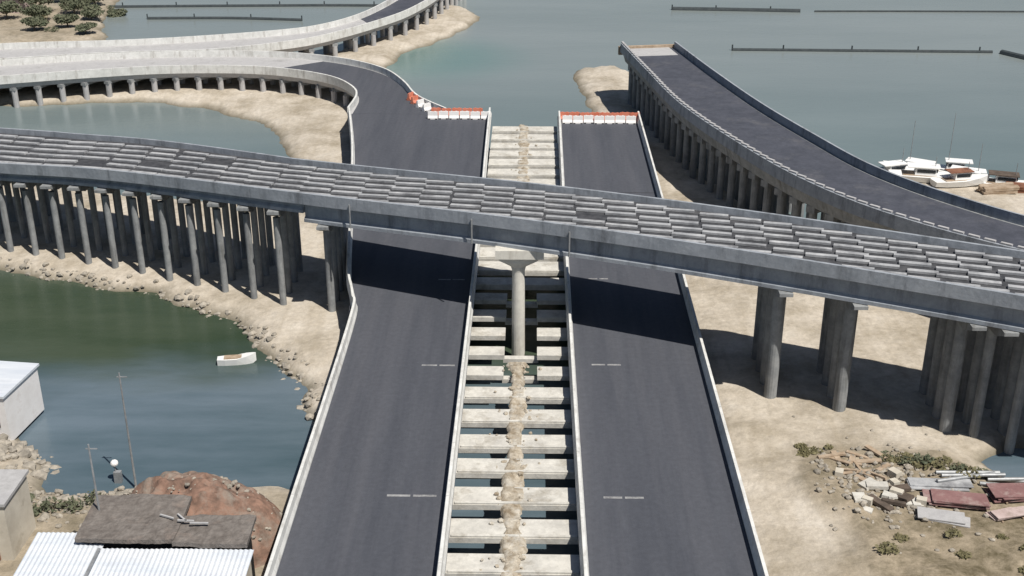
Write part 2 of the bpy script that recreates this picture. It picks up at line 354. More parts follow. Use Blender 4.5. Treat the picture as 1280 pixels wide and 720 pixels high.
# ---------------------------------------------------------------- lower carriageways
def road(left, right, name='road'):
    o = MB().deck(left, right, 0, 1.1, .5).build(name, 'asphalt'); o['kind'] = 'structure'; return o
LR_L = [(-15.0, 30, 0), (-14.9, 60, 0), (-14.9, 88, 0), (-15.4, 93, 0), (-16.6, 99, 0), (-18.6, 115, 0), (-21.2, 135, 0), (-23.9, 151.5, 0)]
LR_R = [(-4.75, 30, 0), (-4.75, 60, 0), (-4.75, 88, 0), (-4.75, 93, 0), (-4.75, 99, 0), (-4.8, 115, 0), (-5.0, 135, 0), (-5.1, 151.5, 0)]
road_left = road(LR_L, LR_R)
RR_L = [(3.0, 30, 0), (3.0, 80, 0), (3.15, 115, 0), (3.35, 150, 0)]
RR_R = [(13.55, 30, 0), (13.7, 80, 0), (13.9, 115, 0), (14.0, 150, 0)]
road_right = road(RR_L, RR_R)
def bars(o, spots):
    for x, y, w_ in spots:
        for k in range(2):
            MB().box((x + (k - .5) * (w_ / 2 + .06), y, .006), (w_ / 2 - .12, .22, .008)).build('painted_bar', 'paint', o)
bars(road_left, [(-7.4, 63.9, 3.2), (-7.0, 81.6, 2.6), (-7.0, 98.0, 2.4)])
bars(road_right, [(6.0, 63.9, 2.6), (5.9, 81.9, 2.3), (6.1, 98.4, 1.8)])
for o, L_, R_ in ((road_left, LR_L, LR_R), (road_right, RR_L, RR_R)):
    for y in (51.0, 121.4):
        def at_y(P_):
            for a_, b_ in zip(P_, P_[1:]):
                if a_[1] <= y <= b_[1]: return a_[0] + (b_[0] - a_[0]) * (y - a_[1]) / (b_[1] - a_[1])
        x0, x1 = at_y(L_) + .55, at_y(R_) - .55
        MB().box(((x0 + x1) / 2, y, .004), (x1 - x0, .10, .006)).build('expansion_joint', 'dark', o)
# piles below the outer edges of both decks
for y in range(48, 150, 6):
    xl = -14.2 - max(0, (y - 92) * .145); 
    MB().cyl((xl, y, -6), (xl, y, -1.12), .38).build('pile', 'column', road_left)
    MB().cyl((-5.6, y, -6), (-5.6, y, -1.12), .38).build('pile', 'column', road_left)
    MB().cyl((3.9, y, -6), (3.9, y, -1.12), .38).build('pile', 'column', road_right)
    MB().cyl((13.0, y, -6), (13.0, y, -1.12), .38).build('pile', 'column', road_right)
JP = [(-.24, .0), (.24, .0), (.24, .12), (.13, .42), (.10, .95), (-.10, .95), (-.13, .42), (-.24, .12)]
def barrier(path, label, seg=6.0):
    """a run of cast segments with thin joints, one continuous parapet"""
    sm = smoothpath(path, .8); m = MB(); L_ = 0; cur = [sm[0]]
    for a, b in zip(sm, sm[1:]):
        cur.append(b); L_ += (b - a).length
        if L_ >= seg:
            d = (cur[-1] - cur[-2]).normalized(); e = cur[-1].copy(); cur[-1] = e - d * .04
            m.sweep(cur, JP); cur = [e]; L_ = 0
    if len(cur) > 1: m.sweep(cur, JP)
    o = m.build('concrete_parapet', 'barrier'); return tag(o, label, 'parapet')
barrier([(p[0] + .26, p[1], .003) for p in LR_L[:6]] + [(-20.95, 135, .003), (-23.6, 151.2, .003)], 'white concrete parapet along the outer left edge of the left carriageway, kinked below the overpass')
barrier([(p[0] - .26, p[1], .003) for p in LR_R], 'white concrete parapet on the left side of the open gap between the carriageways')
barrier([(p[0] + .26, p[1], .003) for p in RR_L], 'white concrete parapet on the right side of the open gap between the carriageways')
barrier([(p[0] - .26, p[1], .003) for p in RR_R], 'white concrete parapet between the right carriageway and the pale sand')

# cross beams in the gap
PIER_Y = 89.9
for k in range(-2, 29):
    y = 58.0 + 3.42 * k
    if y > 150: break
    jit = random.uniform(-.12, .12); near = y < 100
    wdt = 1.95 + random.uniform(-.12, .12) if near else 2.7 + random.uniform(-.2, .15)
    zt = -.62 + random.uniform(-.05, .05)
    m = MB()
    xl, xr = (-4.85, 3.12) if y < 100 else (-4.9, 3.3)
    if abs(y + jit - PIER_Y) < 8:
        m.box(((xl - 2.0) / 2, y + jit, zt - .2), (-2.0 - xl, wdt - .4, .40)); m.box(((xr + .6) / 2 - .0, y + jit, zt - .2), (xr - .6, wdt - .4, .40))
        m.box((-.7, y + jit, zt - .75), (2.8, .6, .34)) if abs(y + jit - PIER_Y) > 2.2 else None
    else:
        m.box(((xl + xr) / 2, y + jit, zt - .19), (xr - xl, wdt, .38), rz=random.uniform(-.006, .006))
        m.box(((xl + xr) / 2, y + jit - wdt / 2 + .16, zt + .06), (xr - xl - .3, .22, .12))
    o = m.build('cross_beam', 'concrete')
    if abs(y + jit - PIER_Y) < 8: tag(o, 'pale concrete cross beam broken in the middle around the round centre pier under the overpass', 'beam', 'broken cross beams beside the centre pier')
    elif near: tag(o, 'pale concrete cross beam joining the two carriageways in front of the overpass', 'beam', 'cross beams in front of the overpass')
    else: tag(o, 'pale concrete cross beam in the gap between the carriageways beyond the overpass', 'beam', 'cross beams beyond the overpass')
# soil lying along the middle of the gap
def soil_strip(y0, y1, name):
    """thin irregular skin of spilt soil: lies on the beams, sags between them"""
    m = MB(); rings = []; y = y0; K = 9
    while y <= y1:
        ph = ((y - 58.0) / 3.42) % 1.0; dd = min(ph, 1 - ph); on = 1 - min(1, max(0, (dd - .25) / .06))
        c = -.95 + .30 * noise.noise((y * .21, 1.2, 0)); wd = .62 + .35 * noise.noise((y * .33, 7.7, 0)) + .22 * noise.noise((y * 1.1, 2.7, 0)) + .10 * noise.noise((y * 3.7, 1.7, 0)); wd = max(wd, .3)
        row = []
        for k in range(K):
            u = k / (K - 1) * 2 - 1; h = (1 - u * u) * (.07 + .06 * noise.noise((u * 2, y * .9, 4.4))) + .03 * noise.noise((u * 4, y * 3.1, 1)) + .03 * noise.noise((u * 9, y * 7, 6))
            row.append((c + wd * u, y, -.60 + h - (1 - on) * max(.02, .06 + .35 * noise.noise((u, y * .23, 8))) - (.25 if k in (0, K - 1) else 0)))
        rings.append(row); y += .18
    m.loft(rings, closed=False, caps=False)
    return tag(m.build(name, 'soil', smooth=True), kind='structure')
soil_strip(48, 83.6, 'soil'); soil_strip(104, 149, 'soil')

m = MB(); random.seed(17)
for i in range(420):
    y = random.uniform(50, 84) if i < 330 else random.uniform(104, 148); ph = ((y - 58.0) / 3.42) % 1.0
    if .27 < ph < .73: continue
    x = -.95 + random.gauss(0, .75); r = random.uniform(.04, .15) / random.uniform(.6, 1.2); m.blob((x, y, -.60 + r * .3), (r, r * random.uniform(.7, 1.3), r * .7), i, 1, .5)
tag(tag(m.build('loose_stones', 'soil'), 'loose stones and clods of pale soil lying along the middle of the cross beams', 'stones'), kind='stuff')

# ---------------------------------------------------------------- the overpass
NEAR = smoothpath([(-92, 126.5, 4.2), (-75, 119.0, 5.2), (-62, 114.2, 6.0), (-51.4, 110.3, 6.6), (-42.6, 107.3, 7.2), (-33.8, 103.6, 7.7), (-17.8, 96.0, 8.6), (-1.5, 89.1, 9.3), (14, 82.6, 9.55), (33, 73.8, 9.7), (52, 64.6, 9.7), (66, 57.5, 9.6)], 1.0)
W = 8.6
def perp(i):
    a = NEAR[max(i - 1, 0)]; b = NEAR[min(i + 1, len(NEAR) - 1)]; d = b - a; d.z = 0; d.normalize(); return d, Vector((-d.y, d.x, 0))
def wid(x): return W + 2.4 * min(1, max(0, (-26 - x) / 28))
FAR = [p + perp(i)[1] * wid(p.x) for i, p in enumerate(NEAR)]
ND = [0]
for a, b in zip(NEAR, NEAR[1:]): ND.append(ND[-1] + (b - a).length)
def ov(s, t, dz=0):
    """s metres along the near edge, t metres across"""
    i = 0
    lo = 0
    for i in range(len(ND) - 1):
        if ND[i + 1] >= s: break
    k = (s - ND[i]) / (ND[i + 1] - ND[i]); p = NEAR[i].lerp(NEAR[i + 1], k); d, n = perp(i)
    return p + n * t + Vector((0, 0, dz)), d, n
def s_at_x(x):
    for i in range(len(NEAR) - 1):
        if NEAR[i + 1].x >= x: return ND[i] + (ND[i + 1] - ND[i]) * (x - NEAR[i].x) / (NEAR[i + 1].x - NEAR[i].x)
over = thing('overpass', (-1, 94, -3), 'long grey concrete overpass with unfinished striped deck crossing above both carriageways', 'overpass')
DZ = -.55
MB().deck(FAR, NEAR, DZ, .35).build('deck_slab', 'deckdark', over)
for off, nm in ((0.0, 'parapet'), (W, 'parapet')):
    path = [p + perp(i)[1] * off * wid(p.x) / W for i, p in enumerate(NEAR)]; sg = 1 if off == 0 else -1
    m = MB(); m.sweep(path, [(sg * .0, -.95), (sg * .0, 0), (-sg * .22, 0), (-sg * .22, -.53), (-sg * .5, -.53), (-sg * .5, -.95)] if False else [(.03, -1.02), (.03, -.0), (-.22, -.0), (-.25, -1.02)] if sg > 0 else [(.25, -1.02), (.22, 0), (-.03, 0), (-.03, -1.02)])
    m.build('parapet', 'grey', over)
KS = min(range(len(NEAR)), key=lambda i: abs(NEAR[i].x + 19.9))
for t in (.62, 2.4, 4.3, 6.2, 7.95):
    path = [p + perp(i)[1] * t * wid(p.x) / W for i, p in enumerate(NEAR)]
    def gp(b): return [(.36, -b), (.36, -b + .28), (.14, -b + .5), (.14, -1.25), (.32, -1.12), (.32, -.91), (-.32, -.91), (-.32, -1.12), (-.14, -1.25), (-.14, -b + .5), (-.36, -b + .28), (-.36, -b)]
    MB().sweep(path[KS:], gp(2.75)).build('girder', 'grey', over)
    MB().sweep(path[:KS] + [path[KS] - (path[KS] - path[KS - 1]).normalized() * .06], gp(1.95)).build('girder', 'grey', over)
# deck planks laid between the girders
planks = []; s = 6.0
while s < ND[-1] - 3:
    x = ov(s, 0)[0].x
    pitch = 3.5 - (x + 50) * (1.3 / 85); pitch = min(3.7, max(2.1, pitch)); k = wid(x) / W
    for r in range(6):
        t = .86 * k + r * 1.27 * k
        ss = s - .40 * t + random.uniform(-.22, .22)
        if ss < 1 or random.random() < .03: continue
        p, d, n = ov(ss, t + .30); planks.append((p, d, pitch * random.uniform(.88, 1.0), random.uniform(.34, .46) * k, R(9) * min(1, max(0, (x + 32) / 22)) + random.uniform(-.03, .03)))
    s += pitch
planks.sort(key=lambda q: (q[0] - Vector((4, 40, 0))).length)
vis = [q for q in planks if -60 < q[0].x < 44]; rest = [q for q in planks if not (-60 < q[0].x < 44)]
mb_rest = MB()
for i, (p, d, l, wd, rz) in enumerate(vis + rest):
    sl = math.atan2(ov(min(s_at_x(p.x) + 1, ND[-1] - .1), 0)[0].z - ov(s_at_x(p.x), 0)[0].z, 1) if -90 < p.x < 64 else 0
    args = ((p.x, p.y, p.z + DZ + .12), (l, wd, .18), math.atan2(d.y, d.x) + rz, 0, -sl)
    if i < 99: MB().box(*args).build('deck_plank', 'plank', over)
    else: mb_rest.box(*args)
tag(mb_rest.build('deck_plank', 'plank', over), kind='stuff')
# bents: three columns in line with the road below, joined by a cap
def bent(x, r, ncol=3, base=None, inset=.9):
    s = s_at_x(x); b0 = ov(s, inset)[0]; b0z = b0.z
    sk = Vector((0.02, 1, 0)); length = (wid(x) - inset - .7) / .92
    col0 = b0.copy()
    cap = MB(); a = col0 - sk * (inset + .35); b = col0 + sk * (length + 1.15)
    cz = b0z - (3.25 if x > -19.95 else 2.45)
    rings = []
    for f, h in ((0, .25), (.16, .95), (.84, .95), (1, .25)):
        c = a.lerp(b, f); zt = cz + .45
        rings.append([(c.x - .5, c.y, zt), (c.x + .5, c.y, zt), (c.x + .5, c.y, zt - h), (c.x - .5, c.y, zt - h)])
    cap.loft(rings); c_o = cap.build('pier_cap', 'column', over)
    for k in range(ncol):
        q = col0 + sk * (length * k / (ncol - 1)); g = gz(q.x, q.y) if base is None else base
        m = MB().cyl((q.x, q.y, g - 1.2), (q.x, q.y, cz - .48), r, n=16); m.build('column', 'column', c_o, smooth=False)
bent(-18.5, .34, 4, None, 1.6)
x = -22.9
while x > -86: bent(x, .31, 4); x -= 3.0
for x, r_, in_ in ((18.0, .50, 2.0), (22.8, .50, 2.2), (29.8, .45, 2.8), (31.6, .36, 3.0), (33.9, .36, 3.2), (38, .45, 2.6), (42, .45, 2.4), (46, .45, 2), (50, .45, 2)): bent(x, r_, 4, None, in_)
# centre pier in the gap
px_, py_ = -.95, PIER_Y
s = s_at_x(px_); zc = ov(s, 0)[0].z
m = MB(); rings = []
def ring(x0, y0, z, rx, ry, n=20): return [(x0 + rx * math.cos(2 * PI * i / n), y0 + ry * math.sin(2 * PI * i / n), z) for i in range(n)]
m.loft([ring(px_, py_, -3.6, .56, .56), ring(px_, py_, zc - 4.9, .52, .52), ring(px_, py_, zc - 4.45, .64, .6), ring(px_, py_, zc - 4.0, 1.6, .8), ring(px_, py_, zc - 3.49, 1.8, .9)])
pc = MB().box((px_ + .1, py_ + 3.2, zc - 3.12), (3.9, 8.6, .74)).build('pier_cap', 'cream', over)
o = m.build('centre_column', 'cream', pc, smooth=False)
# light parapet coping kerb and drain pipes on the near face
for x in (-4.7, 3.1, -15.2):
    p, d, n = ov(s_at_x(x), -.12); MB().cyl((p.x, p.y, p.z - 2.6), (p.x, p.y, p.z - .5), .07, n=8).build('drain_pipe', 'steel', over)

# ---------------------------------------------------------------- ramps
def ramp(root, left, right, thick, surf, n=70, par=.9, parm='grey', deckm='column'):
    L_ = resample(smoothpath(left, 1.5), n); Rr = resample(smoothpath(right, 1.5), n)
    MB().deck(L_, Rr, -.05, thick, .5).build('deck_slab', deckm, root)
    Li = [l.lerp(r, .045) for l, r in zip(L_, Rr)]; Ri = [r.lerp(l, .045) for l, r in zip(L_, Rr)]
    if surf: MB().deck(Li, Ri, 0.0, .045).build('road_surface', surf, root)
    for path, sg in ((L_, 1), (Rr, -1)):
        prof = [(-.02 * sg, -.35), (-.02 * sg, par), (.22 * sg, par), (.28 * sg, -.35)]
        MB().sweep(path, prof).build('parapet', parm, root)
    return L_, Rr
# right-hand ramp
rr = thing('ramp_viaduct', (25, 120, -3), 'dark surfaced ramp on tall columns running down the right side past the boats', 'ramp')
L2 = [(13.0, 171.5, 4.0), (15.2, 155, 4.2), (17.6, 139, 4.3), (21.6, 123.5, 4.5), (26.2, 110.5, 4.6), (32.3, 100.6, 4.6), (42, 91.5, 4.6), (56, 84, 4.5), (75, 78, 4.5)]
R2 = [(20.6, 172.8, 4.0), (23.5, 156, 4.2), (27.0, 139, 4.3), (30.6, 125, 4.5), (34.0, 114.3, 4.6), (39.4, 105.5, 4.6), (47, 97.5, 4.6), (60, 90, 4.5), (77, 84.5, 4.5)]
A, B = ramp(rr, L2, R2, 1.7, 'asphalt_worn', n=90)
for i in range(0, 90):
    q = A[i]; q2 = B[i]; w_ = (q2 - q).normalized()
    MB().box((q.x + w_.x * .1, q.y + w_.y * .1, q.z + .98), (.30, .95, .16), rz=math.atan2(w_.y, w_.x)).build('rail_post', 'pale', rr)
for i in range(2, 88, 2):
    a, b = A[i], B[i]; cap = MB(); d = (b - a).normalized(); ang = math.atan2(d.y, d.x); c = (a + b) / 2
    co = cap.box((c.x, c.y, c.z - 2.1), ((b - a).length - 1.0, 1.0, .7), rz=ang).build('pier_cap', 'column', rr)
    for f in (.12, .37, .63, .88):
        q = a.lerp(b, f); MB().cyl((q.x, q.y, -5.5), (q.x, q.y, q.z - 2.4), .40, n=12).build('column', 'column', co)
# unfinished end of the right-hand ramp: bare concrete strip and formwork
e0, e1 = A[0], B[0]; d = (e1 - e0).normalized()
MB().box(((e0.x + e1.x) / 2, (e0.y + e1.y) / 2 - 2.2, e0.z + .03), ((e1 - e0).length - .8, 5.6, .06), rz=math.atan2(d.y, d.x)).build('bare_deck_end', 'pale', rr)
MB().box(((e0.x + e1.x) / 2 - .2, (e0.y + e1.y) / 2 + .3, e0.z - .2), ((e1 - e0).length + .6, .5, 1.2), rz=math.atan2(d.y, d.x)).build('end_formwork', 'timber', rr)

# curved slip road leaving the left carriageway
cr = thing('curved_ramp', (-35, 168, -3), 'curved slip road on short white piers bending away from the left carriageway', 'ramp')
L3 = [(-23.9, 151.55, 0), (-23.7, 158.5, .0), (-25.2, 163.2, .0), (-28.6, 168, .0), (-35, 172, .0), (-42.9, 174, .0), (-54.6, 173.6, .0), (-65.4, 170.7, .0), (-75.6, 167.2, .0), (-112, 154.5, .0)]
R3 = [(-11.0, 151.55, 0), (-15.3, 158, .0), (-17.9, 165.7, .0), (-21.6, 173.1, .0), (-28.3, 179.1, .0), (-38, 183.0, .0), (-50, 183.5, .0), (-65, 181.4, .0), (-80, 176.8, .0), (-116, 164, .0)]
A, B = ramp(cr, L3, R3, 1.0, None, n=100, par=.85, parm='barrier', deckm='pale')
cut = 30
MB().deck([a.lerp(b, .05) for a, b in zip(A[:cut], B[:cut])], [b.lerp(a, .05) for a, b in zip(A[:cut], B[:cut])], .0, .045).build('road_surface', 'asphalt', cr)
for i in range(14, 98, 3):
    a, b = A[i], B[i]; c = (a + b) / 2; d = (b - a).normalized()
    co = MB().box((c.x, c.y, c.z - 1.27), ((b - a).length - .6, .8, .44), rz=math.atan2(d.y, d.x)).build('pier_cap', 'column', cr)
    for f in (.06, .5, .94):
        q = a.lerp(b, f); MB().cyl((q.x, q.y, -5.0), (q.x, q.y, q.z - 1.4), .42, n=10).build('column', 'pale', co)
# far rising ramp of pale concrete
fr = thing('rising_ramp', (-28, 195, -3), 'pale concrete ramp with white parapets climbing away over the sand spit at the far left', 'ramp')
L4 = [(-118, 173.5, .0), (-100, 180.0, .0), (-84.9, 187.6, .0), (-66.7, 190.6, .0), (-54.5, 193.8, .0), (-42, 198.5, .05), (-35.5, 202.5, .2), (-30, 211, .4), (-25.9, 224, .7), (-22.5, 240, 1.1), (-19, 268, 1.8)]
R4 = [(-116.5, 164.6, .0), (-97.5, 171.5, .0), (-80.5, 177.4, .0), (-65, 182.0, .0), (-50.5, 184.2, .0), (-40.5, 189.0, .05), (-33.6, 194.2, .2), (-25.5, 206.2, .4), (-20.8, 216, .7), (-16.8, 232, 1.1), (-13, 262, 1.8)]
A, B = ramp(fr, L4, R4, 1.0, None, n=100, par=.9, parm='barrier', deckm='pale')
MB().deck([a.lerp(b, .07) for a, b in zip(A[62:], B[62:])], [b.lerp(a, .07) for a, b in zip(A[62:], B[62:])], .0, .045).build('road_surface', 'asphalt_worn', fr)
for i in range(50, 98, 3):
    a, b = A[i], B[i]; c = (a + b) / 2; d = (b - a).normalized()
    co = MB().box((c.x, c.y, c.z - 1.3), ((b - a).length - .6, .9, .5), rz=math.atan2(d.y, d.x)).build('pier_cap', 'column', fr)
    for f in (.08, .5, .92):
        q = a.lerp(b, f); MB().cyl((q.x, q.y, -5.0), (q.x, q.y, q.z - 1.5), .42, n=10).build('column', 'pale', co)

# ---------------------------------------------------------------- water-filled barriers closing the unfinished ends
def plastic_barrier(m_):
    r = thing('plastic_barrier', (0, 0, 0), '', 'barrier')
    prof = [(-.30, 0), (.30, 0), (.30, .16), (.14, .46), (.10, .95), (-.10, .95), (-.14, .46), (-.30, .16)]
    m = MB(); m.loft([[(x, u, v) for u, v in prof] for x in (-.62, -.58, .58, .62)])
    for sx in (-.3, .3): m.box((sx, 0, .98), (.22, .14, .06))
    part(m, 'shell', m_, r); 
    for sx in (-.45, .45): part(MB().box((sx, -.26, .06), (.26, .12, .11)), 'foot', 'black', r)
    return r
proto_o = plastic_barrier('orange'); proto_w = plastic_barrier('whiteplastic')
spots = []
for i in range(8): spots.append((4.3 + i * 1.28, 149.2 + random.uniform(-.15, .15), random.uniform(-.08, .08), 0, 'r'))
for i in range(7): spots.append((4.6 + i * 1.34, 147.7 + random.uniform(-.12, .12), random.uniform(-.06, .06), 1, 'r'))
for i in range(5): spots.append((-12.3 + i * 1.35, 150.9 + random.uniform(-.15, .15), random.uniform(-.08, .08), 0, 'l'))
for i in range(6): spots.append((-12.6 + i * 1.36, 149.4 + random.uniform(-.12, .12), random.uniform(-.05, .05), 1, 'l'))
for x, y, a in ((-16.3, 158.6, 1.1), (-15.6, 156.9, 1.0), (-14.7, 155.0, .9), (-13.7, 153.2, .8)): spots.append((x, y, a, 0 if x < -15.5 else 1, 'c'))
used = [False, False]
for x, y, a, k, side in spots:
    src = (proto_o, proto_w)[k]
    o = copy_tree(src) if used[k] else src; used[k] = True
    z = .004
    o.location = (x, y, z); o.rotation_euler = (0, 0, a)
    cn = ('orange', 'white')[k]
    if side == 'r': tag(o, f'{cn} plastic barrier in the row closing the end of the right carriageway', group=f'{cn} barriers across the right carriageway')
    elif side == 'l': tag(o, f'{cn} plastic barrier in the row closing the end of the left carriageway', group=f'{cn} barriers across the left carriageway')
    else: tag(o, f'{cn} plastic barrier standing skewed where the curved slip road begins', group=f'{cn} barriers at the curved slip road')

# ---------------------------------------------------------------- rocks on the left bank
m = MB(); random.seed(3)
edge = smoothpath([(-62, 112.5, 0), (-51.4, 108.3, 0), (-35.7, 102.8, 0), (-27.5, 97.2, 0), (-23.0, 91.8, 0), (-19.0, 86.6, 0), (-17.6, 82.6, 0), (-16.6, 80, 0)], .4)
for i, p in enumerate(edge):
    for k in range(3):
        x = p.x + random.gauss(0, .7); y = p.y + random.gauss(.1, .6); r = random.uniform(.10, .16) / random.uniform(.32, 1.0)
        m.blob((x, y, gz(x, y) + r * .1), (r, r * random.uniform(.7, 1.2), r * .65), i * 7 + k, 1, .5)
tag(tag(m.build('bank_rocks', 'rock'), 'rough grey and brown stones along the edge of the sand bank by the green water', 'rocks'), kind='stuff')
# slab of pale debris on the bank corner + small boat on the green water
def small_boat(loc, rz, L_, label, group=None, cabin=True, mast=0.0, canopy=None):
    r = thing('boat', loc, label, 'boat', group, rz); m = MB(); rings = []
    for f, wd, zb in ((-.5, .75, -.05), (-.3, .95, -.22), (0, 1.0, -.28), (.25, .8, -.2), (.42, .38, 0), (.5, .05, .28)):
        x = f * L_; b = L_ * .15 * wd; zt = .55 + max(0, f) * .7
        rings.append([(x, -b, zt), (x, -b * .75, zb * .6), (x, 0, zb - .1), (x, b * .75, zb * .6), (x, b, zt)])
    m.loft(rings); part(m, 'hull', 'boat', r)
    part(MB().box((-.05 * L_, 0, .60), (L_ * .55, L_ * .2, .08)), 'deck', 'timber', r)
    if cabin:
        c = part(MB().box((-.02 * L_, 0, 1.05), (L_ * .30, L_ * .19, .95), taper=.85), 'cabin', 'boat', r)
        q = MB(); q.box((-.02 * L_, -L_ * .094, 1.15), (L_ * .24, .05, .34)); q.box((-.02 * L_, L_ * .094, 1.15), (L_ * .24, .05, .34)); q.box((.128 * L_, 0, 1.15), (.08, L_ * .14, .34))
        q.build('window', 'glass', None).parent = c
        part(MB().box((-.06 * L_, 0, 1.58), (L_ * .42, L_ * .22, .09)), 'roof', canopy or 'boat', r)
    if mast: part(MB().cyl((.1 * L_, 0, .6), (.1 * L_, 0, mast), .05, .03, n=8), 'mast', 'steel', r)
    return r
small_boat((-24.6, 89.3, WZ + .02), .15, 3.2, 'small white open boat floating beside the sand bank on the green water', cabin=False)

# boats beside the right-hand ramp
BG = [((43.6, 137.4), .3, 7.5, 'white cabin cruiser nearest the ramp, leftmost of the moored boats', 3.4, None), ((46.9, 140.3), 2.6, 8, 'white cabin boat moored at the back of the group, nearest the open water', 6.5, None),
      ((46.4, 134.6), -.2, 8.5, 'broad white boat lying right against the ramp parapet', 2.8, None), ((51.6, 140.4), 2.9, 7.5, 'white boat with the tallest mast behind the brown-roofed boat', 7.5, None),
      ((52.3, 136.8), -.5, 8.5, 'largest white boat in front of the tall mast', 5.0, None), ((50.0, 133.2), .2, 7, 'white boat with a brown canopy in front of the others', 2.6, 'rust'),
      ((55.5, 133.6), -.3, 8, 'brown-roofed boat drawn up on the muddy shore, rightmost of the boats', 3.0, 'darktimber')]
for (x, y), a, L_, lab, mast, can in BG:
    z = max(WZ + .05, gz(x, y) + .3); small_boat((x, y, z), a, L_, lab, mast=mast, canopy=can)
# timber stacks and tarps on that shore
for x, y, a, mt, lab in ((53.5, 131.0, .2, 'timber', 'pale stack of planks on the shore in front of the boats'), (57, 131.6, -.3, 'rust', 'rust brown stack of timber at the right end of the shore')):
    m = MB(); g = gz(x, y)
    for k in range(4):
        for j in range(4): m.box((x + math.cos(a + PI / 2) * (j - 1.5) * .45 + random.uniform(-.2, .2), y + math.sin(a + PI / 2) * (j - 1.5) * .45, g + .12 + k * .2), (4.2, .4, .17), rz=a + random.uniform(-.03, .03))
    tag(m.build('timber_stack', mt), lab, 'timber stack')

# floating booms on the open water
def boom(pts, label, r=.35, posts=True):
    p0 = pts[0]; root = thing('floating_boom', (p0[0], p0[1], WZ), label, 'boom')
    sm = smoothpath([(x, y, WZ + .1) for x, y in pts], 3); m = MB()
    rings = [];
    m.sweep(sm, [(r * math.cos(t * PI / 4), r * math.sin(t * PI / 4)) for t in range(8)]); m.build('float_line', 'boom', root)
    if posts:
        for i in range(0, len(sm), 3): MB().cyl(sm[i] - Vector((0, 0, 1)), sm[i] + Vector((0, 0, .9)), .13, n=6).build('post', 'boom', root)
    return root
boom([(28, 242), (40, 241.2), (53.1, 240.1)], 'dark floating boom on the far water, upper of the two at right', .5)
boom([(56, 240.3), (75, 240.6), (112, 240.6)], 'thin dark line of floats continuing right along the far water', .2, False)
boom([(34.6, 206.3), (55, 205.8), (78.8, 205.2)], 'dark floating boom across the water to the right of the ramp end', .32)
boom([(80.2, 204.7), (83.2, 199.8), (86, 196)], 'short thick dark boom angling off at the right edge', .6, False)
boom([(-90, 242), (-65, 243.5), (-42, 244.5), (-30, 244.4)], 'dark float line at the far left, furthest from the ramp', .35)
boom([(-74, 231), (-58, 231.5), (-44, 230.0)], 'dark float line at the far left between the trees and the rising ramp', .35)
# ---------------------------------------------------------------- vegetation
def leaves(m, c, size, n, leaf, seed):
    rnd = random.Random(seed)
    for i in range(n):
        while True:
            x, y, z = rnd.uniform(-1, 1), rnd.uniform(-1, 1), rnd.uniform(-1, 1)
            if x * x + y * y + z * z <= 1 and noise.noise((x * 1.7 + seed, y * 1.7, z * 1.7)) > -.12: break
        q = Vector((c[0] + x * size[0], c[1] + y * size[1], c[2] + z * size[2])); u = Vector((rnd.gauss(0, 1), rnd.gauss(0, 1), rnd.gauss(0, 1))).normalized(); v = u.orthogonal().normalized(); l = leaf * rnd.uniform(.6, 1.4)
        m.add([q - u * l, q + v * l * .5, q + u * l, q - v * l * .5], [(0, 1, 2, 3)])
def tree(x, y, h, wdt, label, seed, group=None):
    g = gz(x, y); r = thing('mangrove_tree', (x, y, g), label, 'tree', group); rnd = random.Random(seed)
    t = MB(); t.cyl((0, 0, -.3), (0, 0, h * .5), .18, .1, n=8)
    for k in range(5):
        a = rnd.uniform(0, 6.28); t.cyl((0, 0, h * rnd.uniform(.25, .45)), (math.cos(a) * wdt * .6, math.sin(a) * wdt * .6, h * rnd.uniform(.6, .85)), .08, .03, n=6)
    part(t, 'trunk', 'bark', r); m = MB()
    for k in range(5):
        a = rnd.uniform(0, 6.28); q = wdt * rnd.uniform(.1, .55)
        leaves(m, (math.cos(a) * q, math.sin(a) * q, h * rnd.uniform(.5, .85)), (wdt * .6, wdt * .6, h * .25), 260, .26, seed * 9 + k)
    o = m.build('crown', 'leaf', None, fix=False); o.parent = r
TL = [(-92, 224, 4, 3.2), (-88, 231, 4.5, 3.4), (-95, 232, 5, 3.6), (-85, 219, 3.2, 2.6), (-83, 226, 3.6, 2.8), (-80, 214, 2.4, 2.2), (-90, 216, 3, 2.6), (-99, 226, 4.2, 3.2), (-87, 240, 4, 3.2), (-94, 243, 4.6, 3.4), (-81, 234, 2.6, 2.0)]
for i, (x, y, h, wd) in enumerate(TL): tree(x, y, h * .72, wd * .95, 'dusty green mangrove tree on the scrubby shore at the far left', i + 1, 'mangroves on the far left shore')
h = thing('shore_house', (-103, 234, -3), 'pink walled house with a brown roof at the far left corner', 'house')
wl = part(MB().box((0, 0, 1.5), (9, 6, 3.2)), 'wall', 'pink', h)
m = MB(); m.add([(-5, -3.6, 3.05), (5, -3.6, 3.05), (5, 3.6, 3.05), (-5, 3.6, 3.05), (-4.2, 0, 5), (4.2, 0, 5)], [(0, 1, 5, 4), (2, 3, 4, 5), (1, 2, 5), (3, 0, 4), (3, 2, 1, 0)]); part(m, 'roof', 'pink', h)
for xx in (-2.6, 2.6): part(MB().box((xx, -3.02, 1.7), (1.2, .06, 1.2)), 'window', 'glass', h)
part(MB().box((0, -3.02, 1.0), (1.0, .06, 2.0)), 'door', 'darktimber', h)
